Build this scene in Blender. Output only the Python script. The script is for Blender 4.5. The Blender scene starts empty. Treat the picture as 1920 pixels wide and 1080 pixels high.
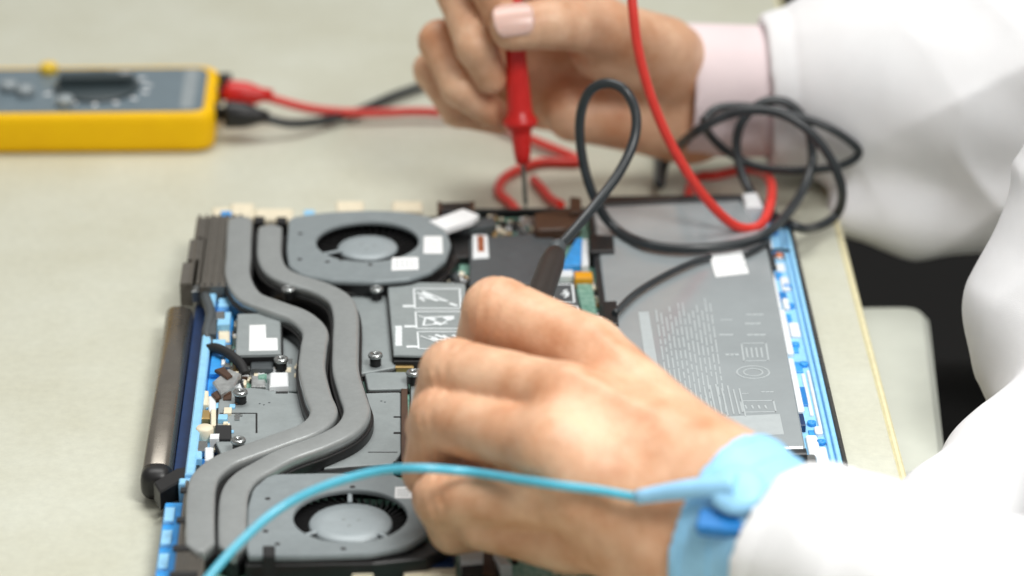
import bpy, math, random
import numpy as np
from mathutils import Vector, noise as mnoise

sc = bpy.context.scene
S = 0.01                                   # all coordinates below are in centimetres
R = math.radians
random.seed(7)

# ------------------------------------------------------------------ camera
FPX, PITCH, YAW, DIST = 7000.0, R(24), R(1.3), 150.0
FW = Vector((math.sin(YAW)*math.cos(PITCH), math.cos(YAW)*math.cos(PITCH), -math.sin(PITCH)))
RT = Vector((math.cos(YAW), -math.sin(YAW), 0))
UP = RT.cross(FW)
CAM = Vector((0, 0, 1.5)) - DIST*FW
cd = bpy.data.cameras.new('camera'); cam = bpy.data.objects.new('camera', cd)
sc.collection.objects.link(cam); sc.camera = cam
cd.sensor_width = 36.0; cd.lens = 36.0*FPX/1920
cam.location = CAM*S
cam.rotation_euler = (R(90)-PITCH, 0, -YAW)
cd.clip_start = 0.05; cd.clip_end = 50
cd.dof.use_dof = True
cd.dof.focus_distance = 1.395
cd.dof.aperture_fstop = 6.0
cd.dof.aperture_blades = 9

# ------------------------------------------------------------------ room light (indoor, soft ceiling panels)
w = bpy.data.worlds.new('World'); sc.world = w; w.use_nodes = True
bg = w.node_tree.nodes['Background']
bg.inputs[0].default_value = (1.0, 0.97, 0.925, 1); bg.inputs[1].default_value = 0.31
def area(name, loc, target, size, power, col, spread=180):
    l = bpy.data.lights.new(name, 'AREA'); l.shape = 'RECTANGLE'; l.size, l.size_y = size[0]*S, size[1]*S
    l.energy = power; l.color = col; l.spread = R(spread)
    o = bpy.data.objects.new(name, l); sc.collection.objects.link(o)
    o.location = Vector(loc)*S
    o.rotation_euler = (Vector(target)-Vector(loc)).to_track_quat('-Z', 'Y').to_euler()
area('bench_light', (34, -58, 84), (8, -25, 3), (34, 34), 1.6, (1.0, 0.985, 0.96), 76)
area('ceiling_light', (0, 54, 190), (-5, 0, 0), (140, 90), 26, (1.0, 0.99, 0.965))
vs = sc.view_settings
vs.view_transform = 'Standard'; vs.look = 'None'; vs.exposure = 0.0; vs.gamma = 1.0; vs.use_curve_mapping = False

# ------------------------------------------------------------------ measuring helpers (photo pixel -> point on a real plane)
def ray(u, v): return FW + RT*((u-960)/FPX) + UP*((540-v)/FPX)
def P(u, v, z):
    d = ray(u, v); t = (z-CAM.z)/d.z
    return CAM + d*t
def Y(u, v, y):
    d = ray(u, v); t = (y-CAM.y)/d.y
    return CAM + d*t
def P2(u, v, z): p = P(u, v, z); return (p.x, p.y)
def PP(l, z): return [P2(u, v, z) for u, v in l]

# ------------------------------------------------------------------ materials
def lin(c):
    return tuple(((x/255)/12.92 if x/255 <= .04045 else ((x/255+.055)/1.055)**2.4) for x in c)
MATS = {}
def mat(name, rgb, rough=.5, metal=0., var=.08, scale=300., bump=0., bscale=None, sss=0., coat=0., rgb2=None, spec=.5, trans=0.):
    m = bpy.data.materials.new(name); m.use_nodes = True; MATS[name] = m
    nt = m.node_tree; b = nt.nodes['Principled BSDF']
    c = lin(rgb)
    tc = nt.nodes.new('ShaderNodeTexCoord')
    n = nt.nodes.new('ShaderNodeTexNoise'); n.inputs['Scale'].default_value = scale; n.inputs['Detail'].default_value = 5; n.inputs['Roughness'].default_value = .62
    nt.links.new(tc.outputs['Object'], n.inputs['Vector'])
    mx = nt.nodes.new('ShaderNodeMix'); mx.data_type = 'RGBA'
    rp = nt.nodes.new('ShaderNodeMapRange'); rp.inputs[1].default_value = .3; rp.inputs[2].default_value = .7
    nt.links.new(n.outputs['Fac'], rp.inputs[0]); nt.links.new(rp.outputs[0], mx.inputs[0])
    c2 = lin(rgb2) if rgb2 else tuple(min(1, x*(1+var)) for x in c)
    c1 = c if rgb2 else tuple(x*(1-var) for x in c)
    mx.inputs[6].default_value = (*c1, 1); mx.inputs[7].default_value = (*c2, 1)
    nt.links.new(mx.outputs[2], b.inputs['Base Color'])
    rr = nt.nodes.new('ShaderNodeMapRange'); rr.inputs[3].default_value = max(.02, rough*.88); rr.inputs[4].default_value = min(1, rough*1.12)
    nt.links.new(n.outputs['Fac'], rr.inputs[0]); nt.links.new(rr.outputs[0], b.inputs['Roughness'])
    b.inputs['Metallic'].default_value = metal
    b.inputs['Specular IOR Level'].default_value = spec
    if sss:
        b.inputs['Subsurface Weight'].default_value = sss
        b.inputs['Subsurface Radius'].default_value = (1.0, .35, .18)
        b.inputs['Subsurface Scale'].default_value = .006
    if coat: b.inputs['Coat Weight'].default_value = coat; b.inputs['Coat Roughness'].default_value = .15
    if trans: b.inputs['Transmission Weight'].default_value = trans
    if bump:
        n2 = nt.nodes.new('ShaderNodeTexNoise'); n2.inputs['Scale'].default_value = bscale or scale*3; n2.inputs['Detail'].default_value = 4
        nt.links.new(tc.outputs['Object'], n2.inputs['Vector'])
        bp = nt.nodes.new('ShaderNodeBump'); bp.inputs['Strength'].default_value = bump; bp.inputs['Distance'].default_value = .0006
        nt.links.new(n2.outputs['Fac'], bp.inputs['Height']); nt.links.new(bp.outputs[0], b.inputs['Normal'])
    return m

mat('table', (199, 199, 180), .42, scale=16, rgb2=(210, 212, 197), bump=.10, bscale=900)
def speckle(m, sc_, lo, hi):
    nt = m.node_tree; b = nt.nodes['Principled BSDF']; src = b.inputs['Base Color'].links[0].from_socket
    tc = nt.nodes.new('ShaderNodeTexCoord'); n = nt.nodes.new('ShaderNodeTexNoise'); n.inputs['Scale'].default_value = sc_; n.inputs['Detail'].default_value = 6; n.inputs['Roughness'].default_value = .75
    nt.links.new(tc.outputs['Object'], n.inputs['Vector'])
    mr = nt.nodes.new('ShaderNodeMapRange'); mr.inputs[1].default_value = .32; mr.inputs[2].default_value = .68; mr.inputs[3].default_value = lo; mr.inputs[4].default_value = hi
    nt.links.new(n.outputs['Fac'], mr.inputs[0])
    mx = nt.nodes.new('ShaderNodeVectorMath'); mx.operation = 'SCALE'
    nt.links.new(src, mx.inputs[0]); nt.links.new(mr.outputs[0], mx.inputs['Scale']); nt.links.new(mx.outputs[0], b.inputs['Base Color'])
speckle(MATS['table'], 260, .93, 1.05)
mat('edge_band', (226, 218, 178), .4)
mat('floor', (14, 14, 14), .8)
mat('plate', (146, 154, 155), .45, .1, .06, 120, .05, 3000)
mat('pipe', (166, 171, 171), .29, .42, .05, 60, .05, 4000)
mat('fan_cover', (135, 144, 147), .48, .1, .05, 150, .04, 3500)
mat('hub', (154, 164, 168), .4, .1, .05, 200)
mat('fin', (108, 104, 97), .4, .4, .1, 400)
for k_ in ('pipe', 'plate', 'fan_cover'): speckle(MATS[k_], 420, .94, 1.05)
mat('black', (22, 22, 23), .42, 0, .15)
mat('black_matte', (30, 31, 32), .7, 0, .2, 500)
mat('dark_grey', (78, 84, 87), .45, .1, .12, 200, .05)
mat('gunmetal', (84, 84, 82), .28, .6, .08, 200)
mat('hinge', (146, 140, 131), .27, .85, .08, 90)
mat('navy', (16, 48, 92), .4, 0, .15)
mat('blue', (58, 158, 232), .38, 0, .2, 250)
mat('pale_blue', (150, 210, 248), .34, 0, .08, 250)
mat('white_part', (228, 232, 234), .45, 0, .04, 300)
mat('sticker', (240, 242, 243), .55, 0, .03, 600)
mat('print', (226, 232, 234), .6, 0, .05)
mat('faint_print', (174, 182, 184), .5, 0, .05)
mat('pcb', (70, 132, 112), .4, 0, .25, 500, rgb2=(150, 186, 172))
mat('cream', (232, 222, 196), .5, 0, .08, 300)
mat('probe_dark', (44, 38, 34), .45)
mat('brown', (74, 50, 34), .5, 0, .2, 200)
mat('gold', (200, 168, 110), .35, .7, .1)
mat('steel', (176, 180, 180), .25, .9, .08)
mat('copper', (196, 120, 84), .35, .6, .1)
mat('orange', (226, 158, 20), .4, 0, .08)
mat('foil', (196, 200, 200), .3, .7, .25, 220, .3, 500)
mat('battery', (152, 160, 163), .17, 0, .10, 22, .12, 60, coat=.8)
mat('battery_edge', (34, 36, 38), .4)
mat('meter_yellow', (255, 200, 0), .55, 0, .04, 80, spec=.25)
mat('meter_face', (112, 128, 137), .32, 0, .06, 90)
mat('meter_dark', (56, 68, 72), .4, 0, .08)
mat('lamp_yellow', (248, 208, 60), .4, 0, .04)
mat('red', (212, 34, 30), .34, 0, .05, 200)
mat('red_cable', (222, 58, 48), .36, 0, .06, 200)
mat('cable', (46, 51, 54), .3, 0, .12, 200)
mat('skin', (200, 141, 103), .45, 0, .06, 48, .4, 600, sss=.16, rgb2=(234, 193, 160))
speckle(MATS['skin'], 130, .95, 1.04)
mat('nail', (224, 188, 176), .28, 0, .04, 60, sss=.15)
mat('coat', (240, 241, 243), .8, 0, .02, 60, .25, 2600)
mat('shirt', (236, 220, 222), .75, 0, .03, 60, .2, 2600)
mat('trousers', (13, 13, 13), .8, 0, .2, 300, .2)
mat('strap', (154, 210, 247), .5, 0, .06, 200)
mat('strap_dark', (24, 122, 196), .4, 0, .08)
mat('cord', (84, 186, 214), .34, 0, .06, 200, coat=.3)
mat('pale_pad', (206, 210, 200), .6, 0, .03, 60)

# ------------------------------------------------------------------ geometry helpers
def spline(pts, per=8):
    """Catmull-Rom through pts"""
    pts = [Vector(p) for p in pts]; out = []
    q = [pts[0]*2-pts[1]] + pts + [pts[-1]*2-pts[-2]]
    for i in range(1, len(q)-2):
        a, b, c, d = q[i-1], q[i], q[i+1], q[i+2]
        for k in range(per):
            t = k/per
            out.append(.5*((2*b)+(c-a)*t+(2*a-5*b+4*c-d)*t*t+(3*b-a-3*c+d)*t**3))
    out.append(pts[-1]); return out
def fillet(pts, r, n=4):
    out = []; N = len(pts)
    for i in range(N):
        p = Vector(pts[i]).to_2d(); a = Vector(pts[i-1]).to_2d(); b = Vector(pts[(i+1) % N]).to_2d()
        da = (a-p); db = (b-p)
        t = min(r, da.length*.48, db.length*.48)
        s, e = p+da.normalized()*t, p+db.normalized()*t
        for k in range(n+1):
            f = k/n; out.append(tuple((1-f)**2*s+2*f*(1-f)*p+f*f*e))
    return out
def rect(x0, y0, x1, y1): return [(x0, y0), (x1, y0), (x1, y1), (x0, y1)]
def circ(cx, cy, r, n=32, a0=0): return [(cx+r*math.cos(a0+2*math.pi*i/n), cy+r*math.sin(a0+2*math.pi*i/n)) for i in range(n)]

class MB:
    def __init__(s): s.v = []; s.f = []; s.sm = []
    def ring(s, pts):
        i = len(s.v); s.v += [tuple(p) for p in pts]; return list(range(i, i+len(pts)))
    def face(s, f, sm=False): s.f.append(list(f)); s.sm.append(sm)
    def bridge(s, a, b, sm=False):
        n = len(a)
        for i in range(n): s.face((a[i], a[(i+1) % n], b[(i+1) % n], b[i]), sm)
    def prism(s, pts, z0, z1, ch=.04, zf=None):
        pts = [Vector(p).to_2d() for p in pts]
        ar = sum(pts[i-1].x*pts[i].y-pts[i].x*pts[i-1].y for i in range(len(pts)))
        if ar < 0: pts.reverse()
        N = len(pts); ins = []
        for i in range(N):
            e1 = (pts[i]-pts[i-1]); e2 = (pts[(i+1) % N]-pts[i])
            if e1.length < 1e-7: e1 = e2
            if e2.length < 1e-7: e2 = e1
            n1 = Vector((-e1.y, e1.x)).normalized(); n2 = Vector((-e2.y, e2.x)).normalized()
            m = n1+n2
            m = m/max(.35, m.length_squared/2) if m.length > 1e-6 else n1
            ins.append(pts[i]+m*ch)
        g = zf or (lambda x, y: 0)
        a = s.ring([(p.x, p.y, z0) for p in pts])
        b = s.ring([(p.x, p.y, z1-ch+g(p.x, p.y)) for p in pts])
        s.bridge(a, b)
        if ch > 0:
            c = s.ring([(p.x, p.y, z1+g(p.x, p.y)) for p in ins]); s.bridge(b, c); s.face(c)
        else: s.face(b)
        s.face(a[::-1]); return s
    def box(s, cx, cy, z0, sx, sy, sz, rot=0, ch=.02):
        c, d = math.cos(rot), math.sin(rot)
        s.prism([(cx+x*c-y*d, cy+x*d+y*c) for x, y in rect(-sx/2, -sy/2, sx/2, sy/2)], z0, z0+sz, min(ch, sx*.3, sy*.3, sz*.5)); return s
    def tube(s, pts, r, n=10, cap=True, flat=None):
        pts = [Vector(p) for p in pts]; N = len(pts)
        rad = r if callable(r) else (lambda t: r)
        t0 = (pts[1]-pts[0]).normalized()
        u = t0.cross(Vector((0, 0, 1)))
        if u.length < 1e-3: u = t0.cross(Vector((0, 1, 0)))
        u.normalize(); prev = None; rings = []
        for i in range(N):
            t = (pts[min(i+1, N-1)]-pts[max(i-1, 0)]).normalized()
            u = (u-t*u.dot(t)).normalized(); w_ = t.cross(u)
            rr = rad(i/(N-1))
            rings.append(s.ring([pts[i]+(u*math.cos(2*math.pi*k/n)+w_*math.sin(2*math.pi*k/n))*rr for k in range(n)]))
        for a, b in zip(rings, rings[1:]): s.bridge(a, b, True)
        if cap: s.face(rings[0][::-1]); s.face(rings[-1])
        return s
    def flatpipe(s, pts, w, z0, z1, c=.12, ends=(0., 0.)):
        """a flattened heat pipe: rounded rectangular section following pts in plan"""
        pts = [Vector(p).to_2d() for p in pts]; N = len(pts); rings = []
        for i in range(N):
            t = (pts[min(i+1, N-1)]-pts[max(i-1, 0)]).normalized(); nn = Vector((-t.y, t.x))
            k = 1.
            d0 = (pts[i]-pts[0]).length; d1 = (pts[i]-pts[-1]).length
            if ends[0] and d0 < ends[0]: k = .12+.88*math.sqrt(max(0, 1-(1-d0/ends[0])**2))
            if ends[1] and d1 < ends[1]: k = .18+.82*d1/ends[1]
            h = w/2*k; sec = [(-h, z0), (-h, z1-c)]
            for q in (30, 60): sec.append((-h+c*(1-math.cos(R(q))), z1-c+c*math.sin(R(q))))
            sec += [(-h+c, z1), (0, z1+.012), (h-c, z1)]
            for q in (60, 30): sec.append((h-c*(1-math.cos(R(q))), z1-c+c*math.sin(R(q))))
            sec += [(h, z1-c), (h, z0)]
            rings.append(s.ring([(pts[i].x+nn.x*a, pts[i].y+nn.y*a, z) for a, z in sec]))
        for a, b in zip(rings, rings[1:]): s.bridge(b, a, True)
        s.face(rings[0]); s.face(rings[-1][::-1]); return s
    def lathe(s, prof, o=(0, 0, 0), ax=(0, 0, 1), n=20, sm=True):
        o = Vector(o); ax = Vector(ax).normalized(); u = ax.orthogonal().normalized(); w_ = ax.cross(u); rings = []
        for r, t in prof:
            rings.append(s.ring([o+ax*t+(u*math.cos(2*math.pi*k/n)+w_*math.sin(2*math.pi*k/n))*max(r, 1e-4) for k in range(n)]))
        for a, b in zip(rings, rings[1:]): s.bridge(a, b, sm)
        s.face(rings[0][::-1]); s.face(rings[-1]); return s
    def loft(s, rings, sm=True, cap=(True, True)):
        rr = [s.ring(r) for r in rings]
        for a, b in zip(rr, rr[1:]): s.bridge(a, b, sm)
        if cap[0]: s.face(rr[0][::-1])
        if cap[1]: s.face(rr[-1])
        return s
    def quad(s, pts, z):
        s.face(s.ring([(x, y, z) for x, y in pts])); return s
    def mesh(s, name, m, off=(0, 0, 0)):
        me = bpy.data.meshes.new(name)
        me.from_pydata([((x-off[0])*S, (y-off[1])*S, (z-off[2])*S) for x, y, z in s.v], [], s.f)
        me.polygons.foreach_set('use_smooth', s.sm)
        me.materials.append(MATS[m]); me.update(); return me
    def build(s, name, m, parent=None, **k):
        o = Vector(parent['_o']) if parent and '_o' in parent else Vector((0, 0, 0))
        return link(name, s.mesh(name, m, o), parent, **k)
def link(name, me, parent=None, loc=None, label=None, kind=None, cat=None, group=None):
    o = bpy.data.objects.new(name, me); sc.collection.objects.link(o)
    if parent:
        o.parent = parent; o['_o'] = parent['_o'] if '_o' in parent else (0., 0., 0.)
    if loc is not None:
        b = Vector(parent['_o']) if parent and '_o' in parent else Vector((0, 0, 0))
        o.location = (Vector(loc)-b)*S
    tag(o, label, cat, group, kind); return o
def tag(o, label=None, cat=None, group=None, kind=None):
    if label: o['label'] = label
    if cat: o['category'] = cat
    if group: o['group'] = group
    if kind: o['kind'] = kind
def thing(name, loc, label, cat, group=None):
    o = bpy.data.objects.new(name, None); sc.collection.objects.link(o)
    o.location = Vector(loc)*S; o['_o'] = tuple(float(x) for x in loc); o.empty_display_size = .02
    tag(o, label, cat, group); return o

# ================================================================== setting
fl = MB().prism(rect(-900, -400, 900, 900), -76, -75, 0).build('floor', 'floor', None, kind='structure')
tb = thing('workbench', (-40, 20, -75), 'beige vinyl topped workbench with a pale yellow edge band', 'table')
TX = 14.3
MB().prism(rect(-95, -70, TX-.28, 75), -2.4, 0, .05).build('table_top', 'table', tb)
MB().prism(rect(TX-.277, -70, TX, 75), -2.4, -.01, .08).build('edge_band', 'edge_band', tb)
for x in (-88, 6):
    for y in (-64, 68): MB().box(x, y, -75, 5, 5, 72.6).build('leg', 'dark_grey', tb)

# ================================================================== laptop
LT = thing('laptop', (-.5, -9, 0), 'opened laptop lying upside down with its fans, heat pipes and battery exposed', 'laptop')
XL, XR, Y0, Y1 = -12.9, 11.95, -27.2, 8.8
MB().prism(fillet(rect(XL+.1, Y0, XR, Y1), .7), .02, .55, .08).build('base_tray', 'dark_grey', LT)
# rim walls
MB().prism(rect(XR-.17, Y0+.5, XR-.01, Y1-.5), .55, 1.16, .04).build('side_rim', 'gunmetal', LT)
MB().prism(rect(-2.0, Y1-.18, XR-.6, Y1-.02), .55, 1.3, .04).build('far_rim', 'black', LT)
MB().prism(rect(XL+.6, Y0+.02, XR-.6, Y0+.2), .55, 1.2, .04).build('near_rim', 'dark_grey', LT)

# ---- right blue frame with white mouldings
bf = MB().prism(rect(10.42, Y0+.6, XR-.175, Y1-.4), .55, .93, .03).build('blue_frame', 'pale_blue', LT)
MB().prism(rect(11.36, Y0+.7, 11.52, 8.2), .93, 1.08, .03).build('rail', 'pale_blue', bf)
MB().prism(rect(11.58, Y0+.7, 11.76, 8.2), .93, 1.13, .03).build('rail', 'pale_blue', bf)
random.seed(11)
segs = [(10.5, 4.9, 10.95, 7.2), (10.47, -1.2, 10.78, 3.2), (10.52, -5.6, 10.86, -1.4), (10.5, -10.6, 10.8, -5.9), (10.95, .6, 11.3, 1.9), (10.9, -3.9, 11.3, -2.6),
        (10.98, -7.2, 11.12, -10.9), (11.2, -7.0, 11.32, -12.2), (10.62, -14.9, 11.05, -12.7), (11.0, -12.6, 11.3, -12.0), (10.55, -20, 10.9, -15.4), (11.05, -17.2, 11.3, -13.6), (10.9, 2.6, 11.28, 3.4), (10.85, -1.3, 11.1, -.3)]
for a in segs:
    MB().prism(fillet(rect(min(a[0], a[2]), min(a[1], a[3]), max(a[0], a[2]), max(a[1], a[3])), .1, 2), .93, .99+random.random()*.12, .03).build('moulding', 'white_part', bf)
for y in (6.6, 3.9, 1.0, -.9, -4.6, -6.4, -11.6, -13.2, -16.3):
    x = 10.95+random.random()*.25
    MB().lathe([(.17, 0), (.17, .14), (.1, .16), (.1, .05), (0, .05)], (x, y, .93), n=14).build('screw_boss', random.choice(['blue', 'white_part', 'blue']), bf)
for y, l in ((4.4, .9), (3.0, .5), (2.2, .6), (.1, .8), (-2.0, .7), (-3.4, .5), (-5.0, .5), (-6.6, .9), (-12.4, .5), (-9.2, 1.6), (-14.4, .6), (-15.6, .8)):
    MB().box(10.93, y, .93, .3, l, .07).build('recess_plate', random.choice(['strap_dark', 'blue', 'blue']), bf)
MB().box(10.52, -10.6, .93, .3, .8, .28).build('connector', 'white_part', bf)
MB().box(10.53, -11.7, .93, .3, 1.0, .3).build('connector', 'navy', bf)
MB().lathe([(.22, 0), (.22, .2), (.12, .26), (0, .26)], (11.1, 4.0, .93), n=16).build('copper_screw', 'copper', bf)

# ---- left blue frame, hinge cover
bl = MB().prism(rect(-12.72, -16.3, -10.9, .1), .55, .85, .03).build('blue_frame', 'navy', LT)
MB().prism(rect(-12.2, -16.2, -11.85, -.2), .85, 1.5, .06).build('rail', 'pale_blue', bl)
MB().prism(rect(-11.83, -9.5, -11.1, -.1), .85, 1.12, .05).build('ledge', 'blue', bl)
for y, l in ((-.8, .8), (-2.6, 1.2), (-5.0, .9), (-6.6, 1.6), (-9.8, .8), (-12.6, 1.2), (-14.6, .8)):
    MB().box(-11.55+random.random()*.12, y, 1.1 if y > -9.4 else .85, .5, l, .2+random.random()*.2).build('clip', random.choice(['blue', 'pale_blue', 'pale_blue']), bl)
MB().prism(rect(-12.4, -16.7, -11.5, -16.25), .55, 1.35, .05).build('end_stop', 'pale_blue', bl)
def hinge_ring(y, k=1.):
    c = (-13.3, .72); out = []
    for q in range(28):
        a = 2*math.pi*q/28; ca, sa = math.cos(a), math.sin(a)
        out.append((c[0]+.56*k*math.copysign(abs(ca)**.7, ca), y, c[1]+.6*k*math.copysign(abs(sa)**.7, sa)))
    return out
hc = MB().loft([hinge_ring(y, k) for y, k in ((-.9, .8), (-1.08, 1), (-14.95, 1), (-15.0, .95))]).build('hinge_cover', 'hinge', LT)
MB().loft([hinge_ring(y, k) for y, k in ((-15.0, .85), (-15.04, 1.03), (-15.5, 1.03), (-15.75, .85), (-15.85, .5))]).build('end_cap', 'black', hc)
MB().prism(PP([(288, 905), (330, 880), (375, 872), (372, 890), (345, 900), (300, 925)], 1.2), .5, 1.25, .06).build('hinge_arm', 'black', LT)
# blue lower left edge
lb = MB().prism(rect(-12.86, -26.8, -12.2, -17.4), .55, .95, .05).build('blue_edge', 'blue', LT)
for k in range(5): MB().box(-12.62, -18.6-k*1.75, .95, .36, 1.05, .16).build('clip', 'pale_blue', lb)

# ---- green main board
pc = MB().prism(fillet(rect(-11.05, -26.7, 3.5, 8.4), .3), .56, 1.0, .02).build('mainboard', 'pcb', LT)
def comps(name, rects, n, zb, mats, smin=.08, smax=.3, hmax=.22):
    for m in mats:
        q = MB()
        for _ in range(n//len(mats)):
            x0, y0, x1, y1 = random.choice(rects)
            q.box(random.uniform(x0, x1), random.uniform(y0, y1), zb, random.uniform(smin, smax), random.uniform(smin, smax*1.6), random.uniform(.05, hmax), 0, .01)
        q.build(name, m, pc, kind='stuff')
comps('small_components', [(-11.0, -16, -10.3, -2), (-9.8, -7.4, -6.6, -6), (-3.2, .2, -1.7, 2.4), (-1.0, 4.6, 1.4, 8.3), (3.0, -5, 3.6, 1.2), (-10.5, -26.4, 2, -24.2), (-10.8, -1.4, -9.4, 0), (-11.0, -16, -10.3, -6), (-11.0, -8, -9.3, -5.6), (-1.0, 4.6, 1.4, 8.3)], 640, 1.0,
      ['cream', 'black_matte', 'white_part', 'steel', 'gold'])
comps('chips', [(-1.0, 4.6, 1.4, 8.3), (-10.2, -26.2, 2, -24.4), (-9.6, -7.4, -6.6, -6.2), (-3, .3, -1.8, 2.2)], 36, 1.0, ['black_matte', 'foil', 'dark_grey'], .3, .7, .16)
for a_, b_, m_ in (((-10.9, -3.5), (-10.2, -9.5), 'black_matte'), ((-.9, 7.9), (1.6, 5.0), 'black_matte'), ((-10.4, -24.6), (-2.0, -25.3), 'black_matte'), ((-3.0, 2.2), (-1.6, .4), 'cable'), ((-9.5, -24.2), (1.5, -24.9), 'red_cable')):
    MB().tube(spline([(a_[0], a_[1], 1.1), (a_[0]*.7+b_[0]*.3+.15, a_[1]*.7+b_[1]*.3, 1.3), (a_[0]*.3+b_[0]*.7-.15, a_[1]*.3+b_[1]*.7, 1.3), (b_[0], b_[1], 1.1)]), .06, 8).build('thin_wire', m_, pc)

comps('edge_components', [(-11.35, -15.8, -10.35, -6.5), (-10.9, -6.2, -10.2, -1.6)], 110, 1.0, ['cream', 'white_part', 'brown', 'steel', 'pale_blue'], .12, .36, .5)
comps('centre_components', [(-1.6, -15, 3.2, -1.2), (-2, -23.5, 3.2, -15)], 120, 1.0, ['black_matte', 'cream', 'steel', 'dark_grey'], .12, .6, .2)
# ---- shield plates
def plate(px, z, ch=.03, z0=1.0, m='plate', name='shield_plate', par=LT, r=.0):
    o = PP(px, z)
    if r: o = fillet(o, r, 3)
    q = MB().prism(o, z-.09, z, ch).build(name, m, par)
    c = sum((Vector(p).to_2d() for p in o), Vector((0, 0)))/len(o)
    MB().prism([tuple(Vector(p).to_2d()+(Vector(p).to_2d()-c).normalized()*.07) for p in o], z0, z-.09, .02).build('plate_edge_shade', 'black', q)  # black rim paints the shade under the plate's edges
    return q
def groove(pts, w=.07, par=None, z=1.3, m='black', name='slot'):
    q = MB()
    for a, b in zip(pts, pts[1:]):
        p0, p1 = Vector(P2(*a, z)), Vector(P2(*b, z)); d = (p1-p0); l = d.length
        q.box(*((p0+p1)/2), z-.02, l, w, .028, math.atan2(d.y, d.x), 0)
    return q.build(name, m, par)
A = plate([(412, 726), (478, 727), (560, 738), (690, 737), (752, 735), (752, 850), (738, 868), (600, 878), (430, 885), (405, 830)], 1.3, r=.15)
groove([(412, 775), (481, 775), (481, 812)], .07, A)
groove([(690, 848), (745, 848)], .05, A)
groove([(690, 735), (706, 735)], .12, A); groove([(711, 735), (728, 735)], .12, A); groove([(732, 735), (748, 735)], .12, A)
groove([(738, 812), (752, 812)], .16, A); groove([(738, 782), (752, 782)], .12, A)
groove([(517, 736), (540, 736)], .18, A)
for u, v in ((487, 757), (495, 759), (505, 755), (715, 752), (722, 754)): MB().lathe([(.04, 0), (.04, .012), (0, .012)], (*P2(u, v, 1.3), 1.295), n=8).build('dimple', 'dark_grey', A)
MB().prism(PP([(404, 800), (434, 800), (434, 826), (404, 826)], 1.34), 1.28, 1.42, .03).build('foam_pad', 'black_matte', A)
MB().prism(PP([(752, 728), (764, 728), (766, 862), (752, 862)], 1.45), 1.0, 1.45, .03).build('board_strip', 'brown', LT)
MB().prism(PP([(738, 862), (768, 862), (768, 874), (738, 874)], 1.45), 1.0, 1.4, .03).build('bracket', 'black', LT)
B = plate([(657, 532), (738, 532), (742, 688), (676, 700), (660, 690)], 1.32, r=.12)
MB().prism(PP([(648, 530), (684, 530), (684, 546), (648, 546)], 1.5), 1.3, 1.52, .04).build('tab', 'white_part', B)
C_ = plate([(684, 698), (762, 697), (764, 728), (690, 730)], 1.26, r=.1)
D_ = plate([(500, 852), (600, 846), (742, 852), (742, 888), (480, 900)], 1.14, r=.1)
E_ = plate([(530, 604), (566, 612), (590, 640), (592, 736), (480, 728), (475, 694), (530, 692)], 1.16, r=.1, m='plate')
MB().prism(PP([(420, 415), (850, 405), (850, 530), (735, 560), (662, 560), (662, 738), (594, 738), (594, 640), (566, 606), (530, 598), (440, 582), (420, 560)], 1.06), 1.0, 1.06, .02).build('gap_shade', 'black', LT)  # black sheet painting the deep shade in the gaps between the pipes
MB().prism(PP([(505, 888), (560, 868), (640, 838), (682, 798), (698, 800), (668, 840), (610, 874), (545, 890)], 1.33), 1.15, 1.325, .01).build('gap_shade', 'black', LT)  # black wedge painted in for the shaded gap under the second pipe
MB().prism(PP([(590, 883), (655, 874), (700, 876), (640, 884)], 1.4), 1.15, 1.36, .01).build('gap_shade', 'black', LT)  # more painted black for the same shaded gap
F_ = plate([(770, 690), (1000, 690), (1010, 900), (770, 900)], 1.2, r=.1)
# small raised shield can with an L shaped sticker
G = MB().prism(PP([(445, 588), (526, 586), (527, 662), (441, 664)], 1.75), 1.6, 1.75, .05).build('shield_can', 'plate', LT)
MB().prism(PP([(446, 590), (529, 588), (531, 664), (441, 666)], 1.7), 1.0, 1.6, .02).build('can_wall', 'black', G)  # can sides coloured black to paint their shade
MB().prism(PP([(468, 610), (498, 609), (499, 634), (520, 634), (521, 657), (467, 658)], 1.755), 1.75, 1.762, 0).build('sticker', 'sticker', G)
MB().prism(PP([(470, 668), (512, 668), (512, 690), (470, 690)], 1.4), 1.0, 1.4, .04).build('shield_base', 'dark_grey', LT)

# ---- connectors and bits on the left of the board
MB().prism(PP([(506, 698), (540, 697), (541, 722), (505, 724)], 1.5), 1.0, 1.5, .05).build('connector', 'white_part', pc)
MB().prism(PP([(471, 704), (498, 704), (498, 724), (471, 724)], 1.3), 1.0, 1.3, .04).build('connector', 'foil', pc)
MB().prism(PP([(484, 702), (500, 700), (500, 709), (484, 709)], 1.35), 1.0, 1.35, .02).build('chip', 'pcb', pc)
for u, v, a, b, m, h in ((383, 745, 16, 26, 'cream', .35), (398, 757, 14, 30, 'white_part', .3), (385, 776, 18, 16, 'gold', .3), (400, 782, 10, 30, 'cream', .4), (378, 835, 22, 18, 'steel', .4), (392, 850, 16, 24, 'white_part', .5), (372, 852, 13, 14, 'pale_blue', .5), (420, 620, 22, 40, 'cream', .2), (428, 655, 14, 20, 'steel', .3), (398, 610, 16, 30, 'dark_grey', .6), (412, 590, 20, 14, 'steel', .5)):
    MB().prism(PP([(u-a/2, v-b/2), (u+a/2, v-b/2), (u+a/2, v+b/2), (u-a/2, v+b/2)], 1.0+h), 1.0, 1.0+h, .04).build('board_part', m, pc)
MB().lathe([(.3, 0), (.33, .05), (.33, .5), (.28, .56), (.0, .56)], (*P2(384, 812, 1.3), 1.0), n=20).build('capacitor', 'cream', pc)
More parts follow.
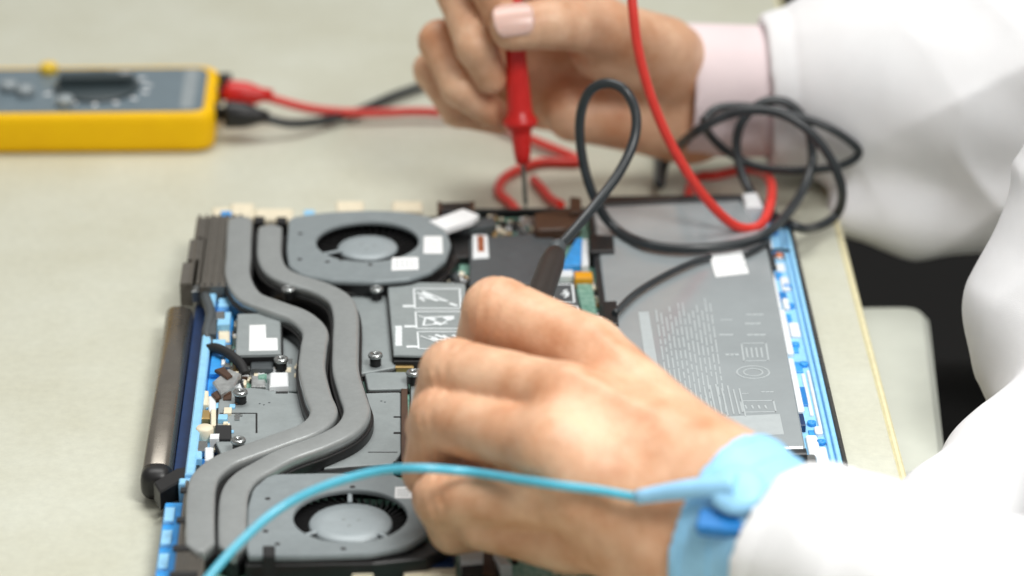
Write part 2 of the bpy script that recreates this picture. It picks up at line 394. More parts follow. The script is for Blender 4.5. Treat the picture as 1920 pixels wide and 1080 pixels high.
MB().tube(spline([(*P2(385, 655, 1.2), 1.2), (*P2(405, 655, 1.5), 1.55), (*P2(430, 664, 1.6), 1.6), (*P2(450, 682, 1.5), 1.5), (*P2(460, 700, 1.3), 1.25)]), .2, 10).build('wire_bundle', 'black_matte', LT)
MB().tube(spline([(*P2(385, 560, 1.3), 1.4), (*P2(395, 590, 1.5), 1.5), (*P2(388, 625, 1.4), 1.4), (*P2(395, 650, 1.2), 1.2)]), .22, 10).build('wire_bundle', 'dark_grey', LT)
MB().prism(PP([(398, 715), (428, 690), (452, 700), (440, 722), (414, 738)], 1.55), 1.1, 1.55, .05).build('foil_tape', 'foil', LT)
MB().prism(PP([(402, 692), (420, 686), (436, 703), (426, 709)], 1.64), 1.5, 1.64, .04).build('tape', 'brown', LT)
MB().prism(PP([(396, 738), (430, 716), (446, 708), (432, 736), (405, 748)], 1.4), 1.1, 1.42, .04).build('tape', 'brown', LT)

# ---- heat pipes and fin stacks
h1 = [(450, 404), (448, 440), (447, 475), (446, 515), (467, 552), (512, 571), (562, 590), (590, 618), (588, 650), (585, 690), (596, 738), (607, 772), (582, 800), (525, 822), (462, 845), (420, 862), (390, 885), (378, 912), (375, 960), (375, 1010), (377, 1036)]
h2 = [(507, 420), (505, 450), (506, 480), (518, 504), (548, 521), (600, 537), (636, 558), (648, 588), (648, 637), (648, 690), (660, 735), (669, 770), (650, 801), (600, 827), (537, 850), (495, 872), (460, 893), (441, 920), (436, 960), (436, 1010), (438, 1037)]
for i, h in enumerate((h1, h2)):
    z = 2.05
    pts = [p.to_2d() for p in spline([P(u, v, z).to_2d().to_3d() for u, v in h], 7)]
    hp = MB().flatpipe(pts, 1.04 if i == 0 else 1.02, 1.6, z, .13, (.35, .75)).build('heat_pipe', 'pipe', LT)
    MB().flatpipe(pts, 1.24, 1.05, 1.66, .05, (.35, .75)).build('pipe_shade', 'black', hp)  # wider black strip paints shade along the pipe's flanks
def fins(name, x0, x1, y0, y1, z0, z1, steps):
    f = MB().prism(rect(x0+.5, y0, x1, y1), z0, z1-.08, .04).build(name, 'fin', LT)
    n = 7
    for k in range(n):
        x = x0+.12+(x1-x0-.24)*k/(n-1); o = steps(k/(n-1))
        MB().prism(rect(x-.055, y0+.05+o, x+.055, y1-.05), z1-.08, z1+.02, .03).build('fin', 'fin', f)
    return f
fins('fin_stack', -13.0, -11.05, -.2, 7.0, .6, 1.9, lambda t: 0)
MB().prism(PP([(352, 540), (385, 527), (415, 527), (415, 541), (360, 546)], 1.5), 1.0, 1.5, .03).build('fin_lip', 'steel', LT)
for y, dx in ((.0, .0), (2.4, .16), (4.7, .32)):
    MB().box(-12.95+dx-.12, y+1.1, .8, .5, 2.05, 1.02).build('vent_block', 'fin', LT)
fs = fins('fin_stack', -12.15, -11.1, -26.6, -17.4, .6, 1.85, lambda t: 0)
for y in (-18.3, -20.6, -22.7, -24.6): MB().box(-11.75, y, 1.84, .95, .34, .1).build('foam_strip', 'black_matte', fs)

# ---- fans
def stroke(q, a, b, wpx, zz):
    p0, p1 = Vector(P2(*a, zz)), Vector(P2(*b, zz)); d = p1-p0
    q.box(*((p0+p1)/2), zz-.006, d.length+wpx*.4, wpx, .011, math.atan2(d.y, d.x), 0)
def fan(outline, c, ro, ch_, rh, zt, nb, stickers, holes, slots):
    o = fillet(outline, .12, 2)
    root = MB()
    # annular top plate: outer outline + circular opening, bridged radially
    cx, cy = c; N = 72
    ring_o = []
    pl = [Vector(p).to_2d() for p in o]
    for k in range(N):
        a = 2*math.pi*k/N; d = Vector((math.cos(a), math.sin(a))); best = None
        for i in range(len(pl)):
            p, q = pl[i-1], pl[i]; e = q-p; den = d.x*e.y-d.y*e.x
            if abs(den) < 1e-9: continue
            w0 = p-Vector(c); t = (w0.x*e.y-w0.y*e.x)/den; s_ = (w0.x*d.y-w0.y*d.x)/den
            if t > 0 and -1e-6 <= s_ <= 1+1e-6 and (best is None or t > best): best = t
        ring_o.append(Vector(c)+d*best)
    ci = [(cx+ro*math.cos(2*math.pi*k/N), cy+ro*math.sin(2*math.pi*k/N)) for k in range(N)]
    a0 = root.ring([(p.x, p.y, zt-.2) for p in ring_o]); a1 = root.ring([(p.x, p.y, zt-.07) for p in ring_o])
    a2 = root.ring([(*(Vector(c)+(p-Vector(c))*.985), zt) for p in ring_o])
    b2 = root.ring([(*p, zt) for p in ci]); b1 = root.ring([(*(Vector(c)+(Vector(p)-Vector(c))*.985), zt-.05) for p in ci]); b0 = root.ring([(*(Vector(c)+(Vector(p)-Vector(c))*.985), zt-.16) for p in ci])
    for x, y in ((a0, a1), (a1, a2), (a2, b2), (b2, b1), (b1, b0)): root.bridge(x, y)
    f = root.build('fan', 'fan_cover', LT)
    MB().prism([(p.x, p.y) for p in ring_o], .82, .95, 0).build('fan_floor', 'black', f)
    sd = MB(); sd.bridge(sd.ring([(p.x, p.y, .82) for p in ring_o]), sd.ring([(*(Vector(c)+(p-Vector(c))*1.012), zt-.2) for p in ring_o])); sd.build('fan_wall', 'black', f)  # housing side painted black as shade below the cover
    hb = MB().lathe([(rh, 0), (rh, zt-1.28), (rh-.06, zt-1.2), (rh*.6, zt-1.19), (0, zt-1.19)], (cx, cy, .95), n=40).build('hub', 'hub', f)
    bl_ = MB()
    for k in range(nb):
        a = 2*math.pi*k/nb
        p0 = Vector((cx+rh*math.cos(a), cy+rh*math.sin(a))); p1 = Vector((cx+(ro+.22)*math.cos(a+.22), cy+(ro+.22)*math.sin(a+.22)))
        d = p1-p0; bl_.box(*((p0+p1)/2), .98, d.length, .035, zt-1.3, math.atan2(d.y, d.x), 0)
    b_ = bl_.build('blade_ring', 'black', f)
    for a in slots:
        d = Vector((math.cos(a), math.sin(a))); m_ = Vector(c)+d*(ro+rh)/2
        MB().box(*m_, zt-.22, ro-rh+.12, .16, .07, a).build('spoke', 'hub', f)
    for u, v in holes: MB().lathe([(.1, 0), (.1, .012), (0, .012)], (*P2(u, v, zt), zt-.004), n=12).build('hole', 'black', f)
    for q, zz in stickers:
        sk = MB().prism(PP(q, zz), zz-.012, zz, 0).build('sticker', 'sticker', f); mk = MB()
        for r_ in range(3):
            for k in range(4):
                u = q[0][0]+(q[1][0]-q[0][0])*(.14+.19*k); v = q[0][1]+(q[2][1]-q[0][1])*(.25+.24*r_); stroke(mk, (u, v), (u+(q[1][0]-q[0][0])*.12, v), .06, zz+.006)
        mk.build('printed_marks', 'faint_print', sk)
    for k in range(3): MB().lathe([(.07, 0), (.07, .01), (0, .01)], (cx+.3*math.cos(k*2.1+.4), cy+.3*math.sin(k*2.1+.4), zt-.245), n=10).build('dimple', 'plate', hb)
    return f
z = 2.0
o1 = PP([(541, 408), (537, 470), (541, 498), (566, 515), (620, 525), (700, 527), (765, 522), (808, 508), (836, 486), (846, 458), (836, 428), (808, 406), (752, 396), (690, 394), (620, 397), (575, 402)], z)
fan(o1, P2(689, 452, z), 2.13, 0, 1.24, z, 41,
    [([(795, 443), (829, 443), (830, 475), (794, 475)], z+.014), ([(735, 483), (784, 482), (785, 505), (734, 507)], z+.014)],
    [(563, 438), (562, 486), (614, 491), (694, 496), (640, 487)], [3.6])
o2 = PP([(505, 889), (474, 915), (464, 950), (462, 1042), (560, 1042), (690, 1038), (765, 1024), (800, 1000), (808, 975), (800, 945), (780, 915), (740, 889), (620, 886)], z)
fan(o2, P2(657, 967, z), 2.03, 0, 1.47, z, 47, [([(741, 913), (771, 912), (772, 934), (740, 934)], z+.014)],
    [(502, 935), (498, 996), (575, 922), (661, 913), (644, 1029), (800, 930), (520, 1020)], [3.75, 5.5, 1.6])
MB().prism(PP([(493, 1030), (516, 1030), (516, 1050), (493, 1050)], 1.9), 1.0, 2.06, .05).build('rubber_foot', 'black_matte', LT)
MB().prism(PP([(460, 1046), (700, 1042), (780, 1028), (835, 1002), (855, 1020), (800, 1046), (700, 1056), (460, 1060)], 1.7), .9, 1.7, .05).build('fan_skirt', 'black', LT)
MB().prism(PP([(540, 515), (620, 528), (765, 525), (846, 470), (862, 480), (830, 520), (760, 540), (640, 545), (560, 530)], 1.6), .9, 1.5, .05).build('fan_skirt', 'black', LT)

# ---- storage drive with printed panels
SD = MB().prism(PP([(726, 527), (872, 531), (884, 668), (738, 664)], 1.7), 1.58, 1.7, .04).build('storage_drive', 'plate', LT)
MB().prism(PP([(723, 527), (874, 531), (886, 670), (735, 667)], 1.6), 1.0, 1.58, .02).build('drive_base', 'black', SD)  # drive sides made black, a painted shade outline
MB().prism(PP([(736, 664), (884, 664), (884, 676), (738, 676)], 1.5), 1.0, 1.48, .03).build('drive_tray', 'black', LT)
MB().prism(PP([(738, 676), (774, 676), (776, 688), (740, 688)], 1.3), 1.0, 1.3, .03).build('gold_contact', 'gold', LT)
pr = MB(); zz = 1.706
for (x0, y0, x1, y1) in ((776, 541, 862, 578), (779, 584, 866, 616), (783, 622, 870, 654)):
    for a, b in (((x0, y0), (x1, y0)), ((x1, y0), (x1+2, y1)), ((x1+2, y1), (x0+2, y1)), ((x0+2, y1), (x0, y0))): stroke(pr, a, b, .07, zz)
    stroke(pr, (x0-19, y1-4), (x0-2, y1-4), .2, zz)
    random.seed(x0)
    w_, h_ = x1-x0, y1-y0
    zz += .0006
    prev = (x0+6, y0+8)
    for k in range(7):
        nx = (x0+8+w_*.85*random.random(), y0+5+(h_-10)*random.random()); stroke(pr, prev, nx, .05+.05*random.random(), zz); prev = nx; zz += .0005
    for k in range(4):
        c0 = (x0+10+w_*.7*random.random(), y0+6+(h_-14)*random.random()); stroke(pr, c0, (c0[0]+12, c0[1]+4), .16, zz); zz += .0005
for k in range(5): stroke(pr, (747, 612+k*7.6), (748, 617+k*7.6), .26, 1.706)
pr.build('printed_panels', 'print', SD)
# second module right of the hand
S2 = MB().prism(PP([(1020, 530), (1077, 528), (1096, 625), (1036, 625)], 1.7), 1.3, 1.7, .04).build('memory_module', 'dark_grey', LT)
pr = MB()
for (x0, y0, x1, y1) in ((1033, 533, 1073, 567), (1040, 574, 1082, 604)):
    for a, b in (((x0, y0), (x1, y0)), ((x1, y0), (x1+4, y1)), ((x1+4, y1), (x0+4, y1)), ((x0+4, y1), (x0, y0))): stroke(pr, a, b, .08, 1.707)
    for k in range(5): stroke(pr, (x0+6+random.random()*30, y0+6+random.random()*20), (x0+8+random.random()*28, y0+6+random.random()*22), .1, 1.708+k*.0006)
pr.build('printed_panels', 'print', S2)
MB().prism(PP([(1079, 520), (1108, 520), (1122, 600), (1094, 602)], 1.25), 1.0, 1.25, .03).build('daughter_board', 'pcb', LT)
MB().prism(PP([(1076, 508), (1110, 509), (1112, 521), (1078, 521)], 1.5), 1.0, 1.5, .05).build('ribbon_latch', 'orange', LT)
MB().prism(PP([(1058, 488), (1080, 446), (1092, 446), (1088, 496), (1056, 498)], 1.6), 1.0, 1.6, .04).build('pull_tab', 'blue', LT)
MB().prism(PP([(1089, 448), (1102, 448), (1104, 496), (1090, 498)], 1.5), 1.0, 1.5, .04).build('tab_holder', 'white_part', LT)
MB().prism(PP([(1040, 505), (1074, 503), (1075, 516), (1040, 518)], 1.4), 1.0, 1.4, .04).build('connector', 'white_part', LT)
# black covered centre and far edge
MB().prism(fillet(PP([(880, 446), (1000, 438), (1045, 448), (1048, 530), (880, 536)], 1.5), .2), 1.0, 1.5, .05).build('black_cover', 'dark_grey', LT)
MB().prism(PP([(846, 435), (885, 436), (882, 480), (850, 482)], 1.35), 1.0, 1.35, .04).build('black_cover', 'black', LT)
MB().prism(PP([(886, 436), (914, 436), (917, 478), (886, 480)], 1.65), 1.0, 1.56, .03).build('bracket', 'white_part', LT)
MB().prism(PP([(895, 442), (907, 442), (908, 470), (896, 470)], 1.6), 1.55, 1.6, .01).build('bracket_pad', 'copper', LT)
MB().prism(PP([(805, 414), (868, 391), (898, 402), (886, 412), (834, 430)], 2.1), 1.85, 2.1, .03).build('folded_label', 'sticker', LT)
MB().prism(PP([(836, 430), (886, 412), (926, 405), (928, 420), (880, 428)], 1.6), 1.0, 1.6, .04).build('black_cover', 'dark_grey', LT)
MB().prism(PP([(821, 380), (888, 378), (889, 394), (822, 396)], 1.9), .7, 1.9, .05).build('port', 'black', LT)
for u in (824, 886): MB().prism(PP([(u-4, 378), (u+4, 378), (u+4, 396), (u-4, 396)], 2.0), .7, 2.02, .02).build('port_post', 'brown', LT)
MB().prism(fillet(PP([(1000, 398), (1085, 388), (1086, 415), (1060, 428), (1002, 430)], 1.9), .3), 1.0, 1.9, .08).build('speaker_box', 'brown', LT)
MB().prism(fillet(PP([(1068, 372), (1090, 374), (1090, 400), (1068, 402)], 2.0), .1), 1.0, 2.1, .06).build('foam_block', 'brown', LT)
MB().prism(PP([(1104, 440), (1150, 442), (1152, 470), (1106, 472)], 1.7), 1.0, 1.72, .05).build('battery_latch', 'black', LT)
MB().prism(PP([(1128, 566), (1156, 564), (1160, 606), (1134, 610)], 1.7), 1.0, 1.72, .05).build('battery_plug', 'black', LT)
MB().prism(PP([(1112, 595), (1130, 594), (1134, 612), (1116, 612)], 1.5), 1.0, 1.5, .05).build('connector', 'white_part', LT)
# far side ports: pale sockets along the far edge
for u0, u1, v0, v1 in ((398, 430, 386, 408), (432, 476, 378, 404), (478, 550, 388, 408), (630, 682, 374, 394), (735, 792, 374, 392)):
    MB().prism(PP([(u0, v0), (u1, v0), (u1, v1), (u0, v1)], 1.4), .3, 1.35, .08).build('socket', 'cream', LT)
for u0, v0, m in ((424, 400, 'blue'), (580, 398, 'pale_blue'), (486, 410, 'black'), (528, 411, 'black')):
    MB().prism(PP([(u0-10, v0-5), (u0+10, v0-5), (u0+10, v0+6), (u0-10, v0+6)], 1.6), 1.0, 1.6, .04).build('connector', m, LT)
# near edge: blue socket, white flex, connectors
for q, zt_, m in (([(757, 1042), (852, 1038), (852, 1060), (757, 1062)], 1.3, 'navy'), ([(760, 1050), (800, 1050), (800, 1060), (760, 1060)], 1.36, 'blue'), ([(862, 1034), (905, 1026), (906, 1048), (864, 1052)], 1.5, 'white_part'), ([(925, 1038), (945, 1040), (960, 1058), (938, 1060)], 1.5, 'white_part'),
                 ([(905, 1035), (930, 1035), (930, 1075), (905, 1075)], 1.3, 'brown'), ([(757, 1064), (855, 1060), (855, 1078), (757, 1080)], 1.2, 'cream'), ([(865, 1055), (905, 1055), (905, 1080), (865, 1080)], 1.3, 'black'), ([(480, 1062), (530, 1058), (530, 1072), (480, 1075)], 1.3, 'white_part'), ([(660, 1064), (700, 1062), (700, 1076), (660, 1078)], 1.3, 'cream')):
    MB().prism(PP(q, zt_), 1.0, zt_, .03).build('socket', m, LT)

# ---- battery
BT = MB().prism(fillet(PP([(1112, 388), (1390, 376), (1436, 446), (1510, 838), (1170, 846)], 1.55), .15), .7, 1.55, .06).build('battery', 'battery', LT)
MB().prism(PP([(1118, 372), (1392, 369), (1394, 378), (1116, 389)], 1.5), .7, 1.62, .05).build('battery_edge', 'battery_edge', BT)
MB().prism(PP([(1180, 846), (1512, 839), (1514, 850), (1180, 858)], 1.45), .7, 1.45, .05).build('battery_edge', 'battery_edge', BT)
MB().prism(PP([(1103, 395), (1112, 392), (1170, 846), (1158, 846)], 1.5), .7, 1.52, .04).build('battery_edge', 'battery_edge', BT)
MB().prism(PP([(1328, 474), (1390, 468), (1404, 512), (1342, 519)], 1.57), 1.5, 1.572, 0).build('sticker', 'sticker', BT)
pm = MB()
for r_ in range(3):
    for k in range(6): stroke(pm, (1340+k*9+r_*4, 480+r_*11-k*.8), (1345+k*9+r_*4, 480+r_*11-k*.8), .09, 1.578)
pm.build('printed_marks', 'faint_print', BT)
MB().prism(PP([(1392, 364), (1420, 362), (1432, 388), (1398, 388)], 1.7), .9, 1.75, .08).build('foam_block', 'white_part', LT)
zb = 1.556
fp = MB(); random.seed(5)
def fq(q, zq=zb): fp.prism(PP(q, zq), zq-.01, zq, 0)
fq([(1197, 585), (1216, 584), (1236, 700), (1214, 702)])                       # bar code block
for k in range(13):                                                            # columns of small print, reading along the laptop
    u = 1226+k*8.6; y0 = 556+random.random()*40; t = y0; tilt = .17+.0*k
    end = y0+random.choice([120, 150, 190, 230])
    while t < end:
        l = random.uniform(8, 26); s0 = (t-556)*.15
        stroke(fp, (u+s0, t), (u+s0+l*.15, t+l), .055, zb+.0004*(k % 3)); t += l+random.uniform(3, 6)
for (u, v, w_, h_) in ((1352, 600, 22, 7), (1350, 628, 26, 10), (1400, 590, 34, 9), (1398, 607, 30, 10), (1402, 628, 36, 10), (1362, 665, 24, 12), (1392, 738, 12, 4), (1428, 735, 24, 6)):
    for k in range(3): stroke(fp, (u+k*w_/3, v), (u+k*w_/3+w_/4.5, v-.4), h_/70, zb)
for (u, v, w_, h_) in ((1390, 644, 46, 32), (1388, 752, 62, 20)):              # outlined boxes
    for a, b in (((u, v), (u+w_, v-1)), ((u+w_, v-1), (u+w_+5, v+h_)), ((u+w_+5, v+h_), (u+5, v+h_+1)), ((u+5, v+h_+1), (u, v))): stroke(fp, a, b, .07, zb)
    for k in range(4): stroke(fp, (u+9+k*w_*.2, v+8), (u+12+k*w_*.2, v+h_-6), .07, zb+.0005)
for rad in (.62, .36):                                                         # round mark
    c0 = P2(1412, 698, zb); N = 26
    for k in range(N):
        a = 2*math.pi*k/N; b = 2*math.pi*(k+1)/N
        p0 = Vector((c0[0]+rad*math.cos(a), c0[1]+rad*.9*math.sin(a))); p1 = Vector((c0[0]+rad*math.cos(b), c0[1]+rad*.9*math.sin(b))); d = p1-p0
        fp.box(*((p0+p1)/2), zb-.006, d.length, .07, .012, math.atan2(d.y, d.x), 0)
fq([(1345, 782), (1462, 776), (1470, 814), (1352, 820)])
for k in range(7):
    u = 1300+k*11
    stroke(fp, (u+20, 720+random.random()*10), (u+32, 770+random.random()*12), .06, zb+.004+.0005*k)
fp.build('printed_text', 'faint_print', BT)
MB().tube(spline([(*P2(1152, 588, 1.8), 1.8), (*P2(1190, 552, 1.75), 1.78), (*P2(1240, 520, 1.75), 1.76), (*P2(1290, 496, 1.75), 1.76), (*P2(1332, 481, 1.75), 1.74)]), .13, 10).build('battery_cable', 'cable', BT)
MB().tube(spline([(*P2(1398, 478, 1.7), 1.72), (*P2(1432, 458, 1.7), 1.7), (*P2(1440, 440, 1.6), 1.5), (*P2(1440, 460, 1.6), 1.5), (*P2(1452, 500, 1.5), 1.4)]), .12, 8).build('battery_cable', 'cable', BT)
MB().tube(spline([(*P2(1440, 466, 1.5), 1.4), (*P2(1460, 466, 1.3), 1.25), (*P2(1482, 466, 1.2), 1.1)]), .06, 8).build('thin_wire', 'cable', LT)
MB().prism(fillet(PP([(1420, 858), (1530, 850), (1540, 900), (1425, 905)], 1.2), .2), .6, 1.2, .06).build('touch_pad', 'steel', LT)

# ---- captive screws
def screw_mesh():
    q = MB(); q.lathe([(.13, 0), (.13, .34), (.27, .36), (.29, .42), (.26, .5), (.12, .53), (.12, .47), (0, .47)], n=16)
    return q.mesh('screw', 'steel'), MB().lathe([(.2, 0), (.23, .05), (.2, .1), (.23, .15), (.2, .2), (.23, .25), (.2, .3), (.19, .33), (0, .33)], n=14).mesh('spring', 'black')
sm_, sp_ = screw_mesh()
for u, v, zz in ((541, 548, 1.5), (706, 548, 1.32), (704, 672, 1.32), (451, 742, 1.3), (447, 832, 1.3), (527, 680, 1.25), (775, 705, 1.26), (781, 850, 1.3), (815, 862, 1.1), (836, 866, 1.1)):
    p = P(u, v, zz+.3)
    s = link('screw', sm_, LT, loc=(p.x, p.y, zz)); link('spring', sp_, s)
    s.children[0].location = (0, 0, 0)
    for k in range(2):
        q = MB().box(0, 0, .475, .2, .035, .01, math.pi/2*k+.5, 0).mesh('cross_slot', 'black'); c = link('cross_slot', q, s)

# ================================================================== multimeter
MM = thing('multimeter', (-20, 21.5, 0), 'yellow and grey digital multimeter lying behind the laptop', 'multimeter')
mx1 = -12.9; mx0 = -31.0; my0, my1 = 18.55, 24.9
def rr(x0, y0, x1, y1, r): return fillet(rect(x0, y0, x1, y1), r, 6)
body = MB()
lv = [(.0, .25), (.12, .06), (.4, 0), (1.4, 0), (1.68, .05), (1.82, .16), (1.86, .36), (1.76, .44)]
rings = []
for zz, ins in lv: rings.append([(x, y, zz) for x, y in rr(mx0+ins, my0+ins, mx1-ins, my1-ins, 1.0-ins*.3)])
body.loft(rings); body.build('holster', 'meter_yellow', MM)
MB().prism(rr(mx0+.25, my0+.2, mx1-.25, my1-.2, .8), .005, .06, .02).build('painted_base_shadow', 'brown', MM)  # brown slab paints the contact shadow under the holster
fc = MB().prism(rr(mx0+.45, my0+.45, mx1-.5, my1-.45, .7), 1.4, 1.88, .06).build('face', 'meter_face', MM)
MB().prism(rr(mx1-1.55, my0+.7, mx1-.95, my1-.7, .2), 1.87, 1.9, .01).build('input_panel', 'hub', fc)
kc = (-18.35, 21.9)
dk = MB().lathe([(1.95, 0), (1.95, .12), (1.8, .2), (0, .2)], (*kc, 1.86), n=40).build('dial', 'meter_dark', fc)
kb = MB(); kb.prism(fillet([(kc[0]-1.7, kc[1]-.38), (kc[0]+1.6, kc[1]-.3), (kc[0]+1.75, kc[1]), (kc[0]+1.6, kc[1]+.3), (kc[0]-1.7, kc[1]+.38)], .2), 2.05, 2.6, .12); kb.build('knob', 'meter_dark', dk)
MB().box(kc[0]+1.3, kc[1], 2.602, .5, .1, .02).build('pointer', 'sticker', dk)
for k in range(11):
    a = R(200+k*24); MB().box(kc[0]+2.3*math.cos(a), kc[1]+2.1*math.sin(a), 1.876, .34, .2, .012, a).build('range_mark', 'sticker', fc)
for x, y, m in ((-20.7, 23.9, 'lamp_yellow'), (-21.5, 21.0, 'hub'), (-22.3, 21.6, 'hub'), (-23.2, 20.6, 'hub'), (-19.6, 19.7, 'hub')):
    MB().lathe([(.42, 0), (.42, .32), (.34, .45), (0, .48)], (x, y, 1.87), n=20).build('button', m, fc)
MB().prism(rr(mx0+1.2, my0+1.0, -24.4, my1-.9, .3), 1.87, 1.9, .01).build('display', 'hub', fc)
for y in (20.35, 22.6): MB().lathe([(.44, 0), (.44, .2), (.3, .2), (.3, .02), (0, .02)], (mx1-.05, y, 1.25), (1, 0, 0), n=20).build('input_jack', 'black', MM)
MB().lathe([(.44, 0), (.44, .55), (.38, .6), (0, .6)], (mx1-.05, 24.0, 1.3), (1, 0, 0), n=20).build('input_jack', 'black', MM)

# ================================================================== test leads
def probe(o, tip, top, mat_, m_tip='steel'):
    tip, top = Vector(tip), Vector(top); ax = (top-tip).normalized(); L = (top-tip).length
    MB().lathe([(.01, 0), (.05, .12), (.1, .3), (.1, 1.95), (.14, 2.0), (.14, 2.2), (0, 2.2)], tip, ax, n=12).build('probe_tip', m_tip, o)
    MB().lathe([(.12, 1.9), (.3, 2.0), (.36, 2.4), (.42, 3.1), (.46, 3.35), (.62, 3.5), (.74, 3.62), (.76, 3.72), (.7, 3.86), (.56, 4.05), (.53, 4.3), (.5, 5.2), (.44, 6.2), (.42, L-1.6), (.4, L-.6), (.3, L-.2), (.2, L), (0, L)], tip, ax, n=28).build('probe_handle', mat_, o)
RL = thing('red_test_lead', (-8, 21, 0), 'red test lead with its red probe held upright against the laptop edge', 'test lead')
pl = MB().lathe([(.3, 0), (.3, .3), (.62, .32), (.66, .5), (.6, 1.2), (.5, 1.5), (.34, 1.9), (.26, 2.4), (0, 2.4)], (mx1+.1, 22.5, 1.3), (1, -.08, 0), n=20).build('plug', 'red', RL)
TIP = Vector(P(986, 392, 1.45)); TOP = Vector(Y(957, -60, 10.6))
probe(RL, TIP, TOP, 'red')
def T(l): return spline([Vector(a) for a in l], 10)
red = T([(-10.7, 22.3, 1.2), (-8.5, 22.0, .7), (-6, 22.0, .5), (-3.5, 22.1, .5), (-1.0, 21.5, .4), (1.5, 18.6, .4), P(1085, 302, .25), P(1010, 305, .25), P(950, 330, .25), P(935, 358, .25), P(958, 382, .25), (1.0, 9.75, .22), (2.6, 9.25, .22), (4.6, 9.25, .22), (6.6, 9.35, .22), (7.6, 10.4, .24), P(1300, 338, .3), P(1345, 328, .4), P(1400, 318, .6),
         P(1438, 330, 1.4), Y(1447, 365, 8.3), Y(1432, 415, 6.2), Y(1400, 429, 5.6), Y(1362, 412, 5.4), Y(1310, 355, 5.2), Y(1258, 270, 5.2), Y(1220, 180, 5.4), Y(1196, 90, 5.8), Y(1186, 10, 6.3), Y(1178, -70, 7.2), Y(1140, -160, 8.5), Y(1050, -200, 9.8), Y(985, -160, 10.8), TOP+(TOP-TIP).normalized()*.2, TOP-(TOP-TIP).normalized()*.3])
MB().tube(red, .21, 12).build('cable', 'red_cable', RL)
MB().tube(spline([P(1000, 336, .25), P(1015, 352, .3), P(1032, 372, .3), P(1052, 384, .5)]), .2, 10).build('cable', 'red_cable', RL)

BL = thing('black_test_lead', (-8, 19, 0), 'black test lead coiled over the battery, ending in the near hand', 'test lead')
MB().lathe([(.3, 0), (.3, .3), (.6, .32), (.64, .5), (.58, 1.2), (.5, 1.5), (.34, 1.9), (.26, 2.3), (0, 2.3)], (mx1+.1, 20.3, 1.2), (1, -.05, -.05), n=20).build('plug', 'black', BL)
blk = T([(-10.8, 20.15, 1.05), (-9.3, 20.5, .6), (-7.0, 22.2, .35), (-4.5, 25.0, .35), (-2.0, 26.6, .35), (2, 25.5, .4), (6.5, 19.5, .6), P(1235, 345, .6), P(1250, 300, 1.2), Y(1300, 250, 10.0), Y(1370, 214, 9.4), Y(1440, 208, 9.0), Y(1500, 232, 8.6), Y(1550, 285, 8.2), Y(1578, 350, 8.0), P(1570, 400, .8), P(1530, 426, .6), P(1490, 424, 1.3), Y(1420, 380, 9.0), Y(1384, 300, 10.2), Y(1388, 235, 10.6), Y(1430, 192, 11.0), Y(1480, 195, 11.0), Y(1515, 240, 10.6), Y(1522, 310, 10.0), Y(1495, 375, 8.0), P(1448, 430, 2.0), P(1395, 455, 1.85), P(1300, 466, 1.85), P(1215, 458, 1.85), P(1150, 425, 1.85),
         Y(1112, 365, 5.2), Y(1091, 290, 4.6), Y(1088, 220, 4.2), Y(1105, 172, 3.9), Y(1138, 156, 3.6), Y(1172, 170, 3.2), Y(1192, 212, 2.8), Y(1188, 265, 2.2), Y(1160, 325, 1.2), Y(1115, 385, .0), Y(1070, 438, -1.4), Y(1040, 470, -2.4)])
MB().tube(blk, .205, 12).build('cable', 'cable', BL)
lp2 = T([Y(1320, 225, 10.8), Y(1345, 203, 11.2), Y(1400, 200, 11.2), Y(1470, 212, 10.8), Y(1545, 235, 10.4), Y(1600, 270, 10.2), Y(1608, 292, 10.2), Y(1570, 312, 10.2), Y(1490, 320, 10.6), Y(1420, 312, 11.2), Y(1365, 285, 11.6), Y(1330, 252, 11.4), Y(1320, 225, 10.8)])
MB().tube(lp2, .19, 12, False).build('cable', 'cable', BL)
a0, a1 = Y(1046, 462, -2.0), P(925, 790, 3.5)
ax = (Vector(a1)-Vector(a0)).normalized(); LB = (Vector(a1)-Vector(a0)).length
MB().lathe([(.22, -.3), (.34, 0), (.36, .25), (.3, .4), (.3, .55), (0, .55)], a0, ax, n=18).build('strain_relief', 'dark_grey', BL)
MB().lathe([(.26, .4), (.42, .8), (.5, 1.6), (.52, 4.0), (.48, LB-1), (.7, LB-.6), (.7, LB-.4), (.34, LB), (.2, LB+.6), (0, LB+.6)], a0, ax, n=20).build('probe_handle', 'probe_dark', BL)
MB().lathe([(.09, LB+.5), (.09, LB+2.0), (.02, LB+2.5), (0, LB+2.5)], a0, ax, n=12).build('probe_tip', 'steel', BL)

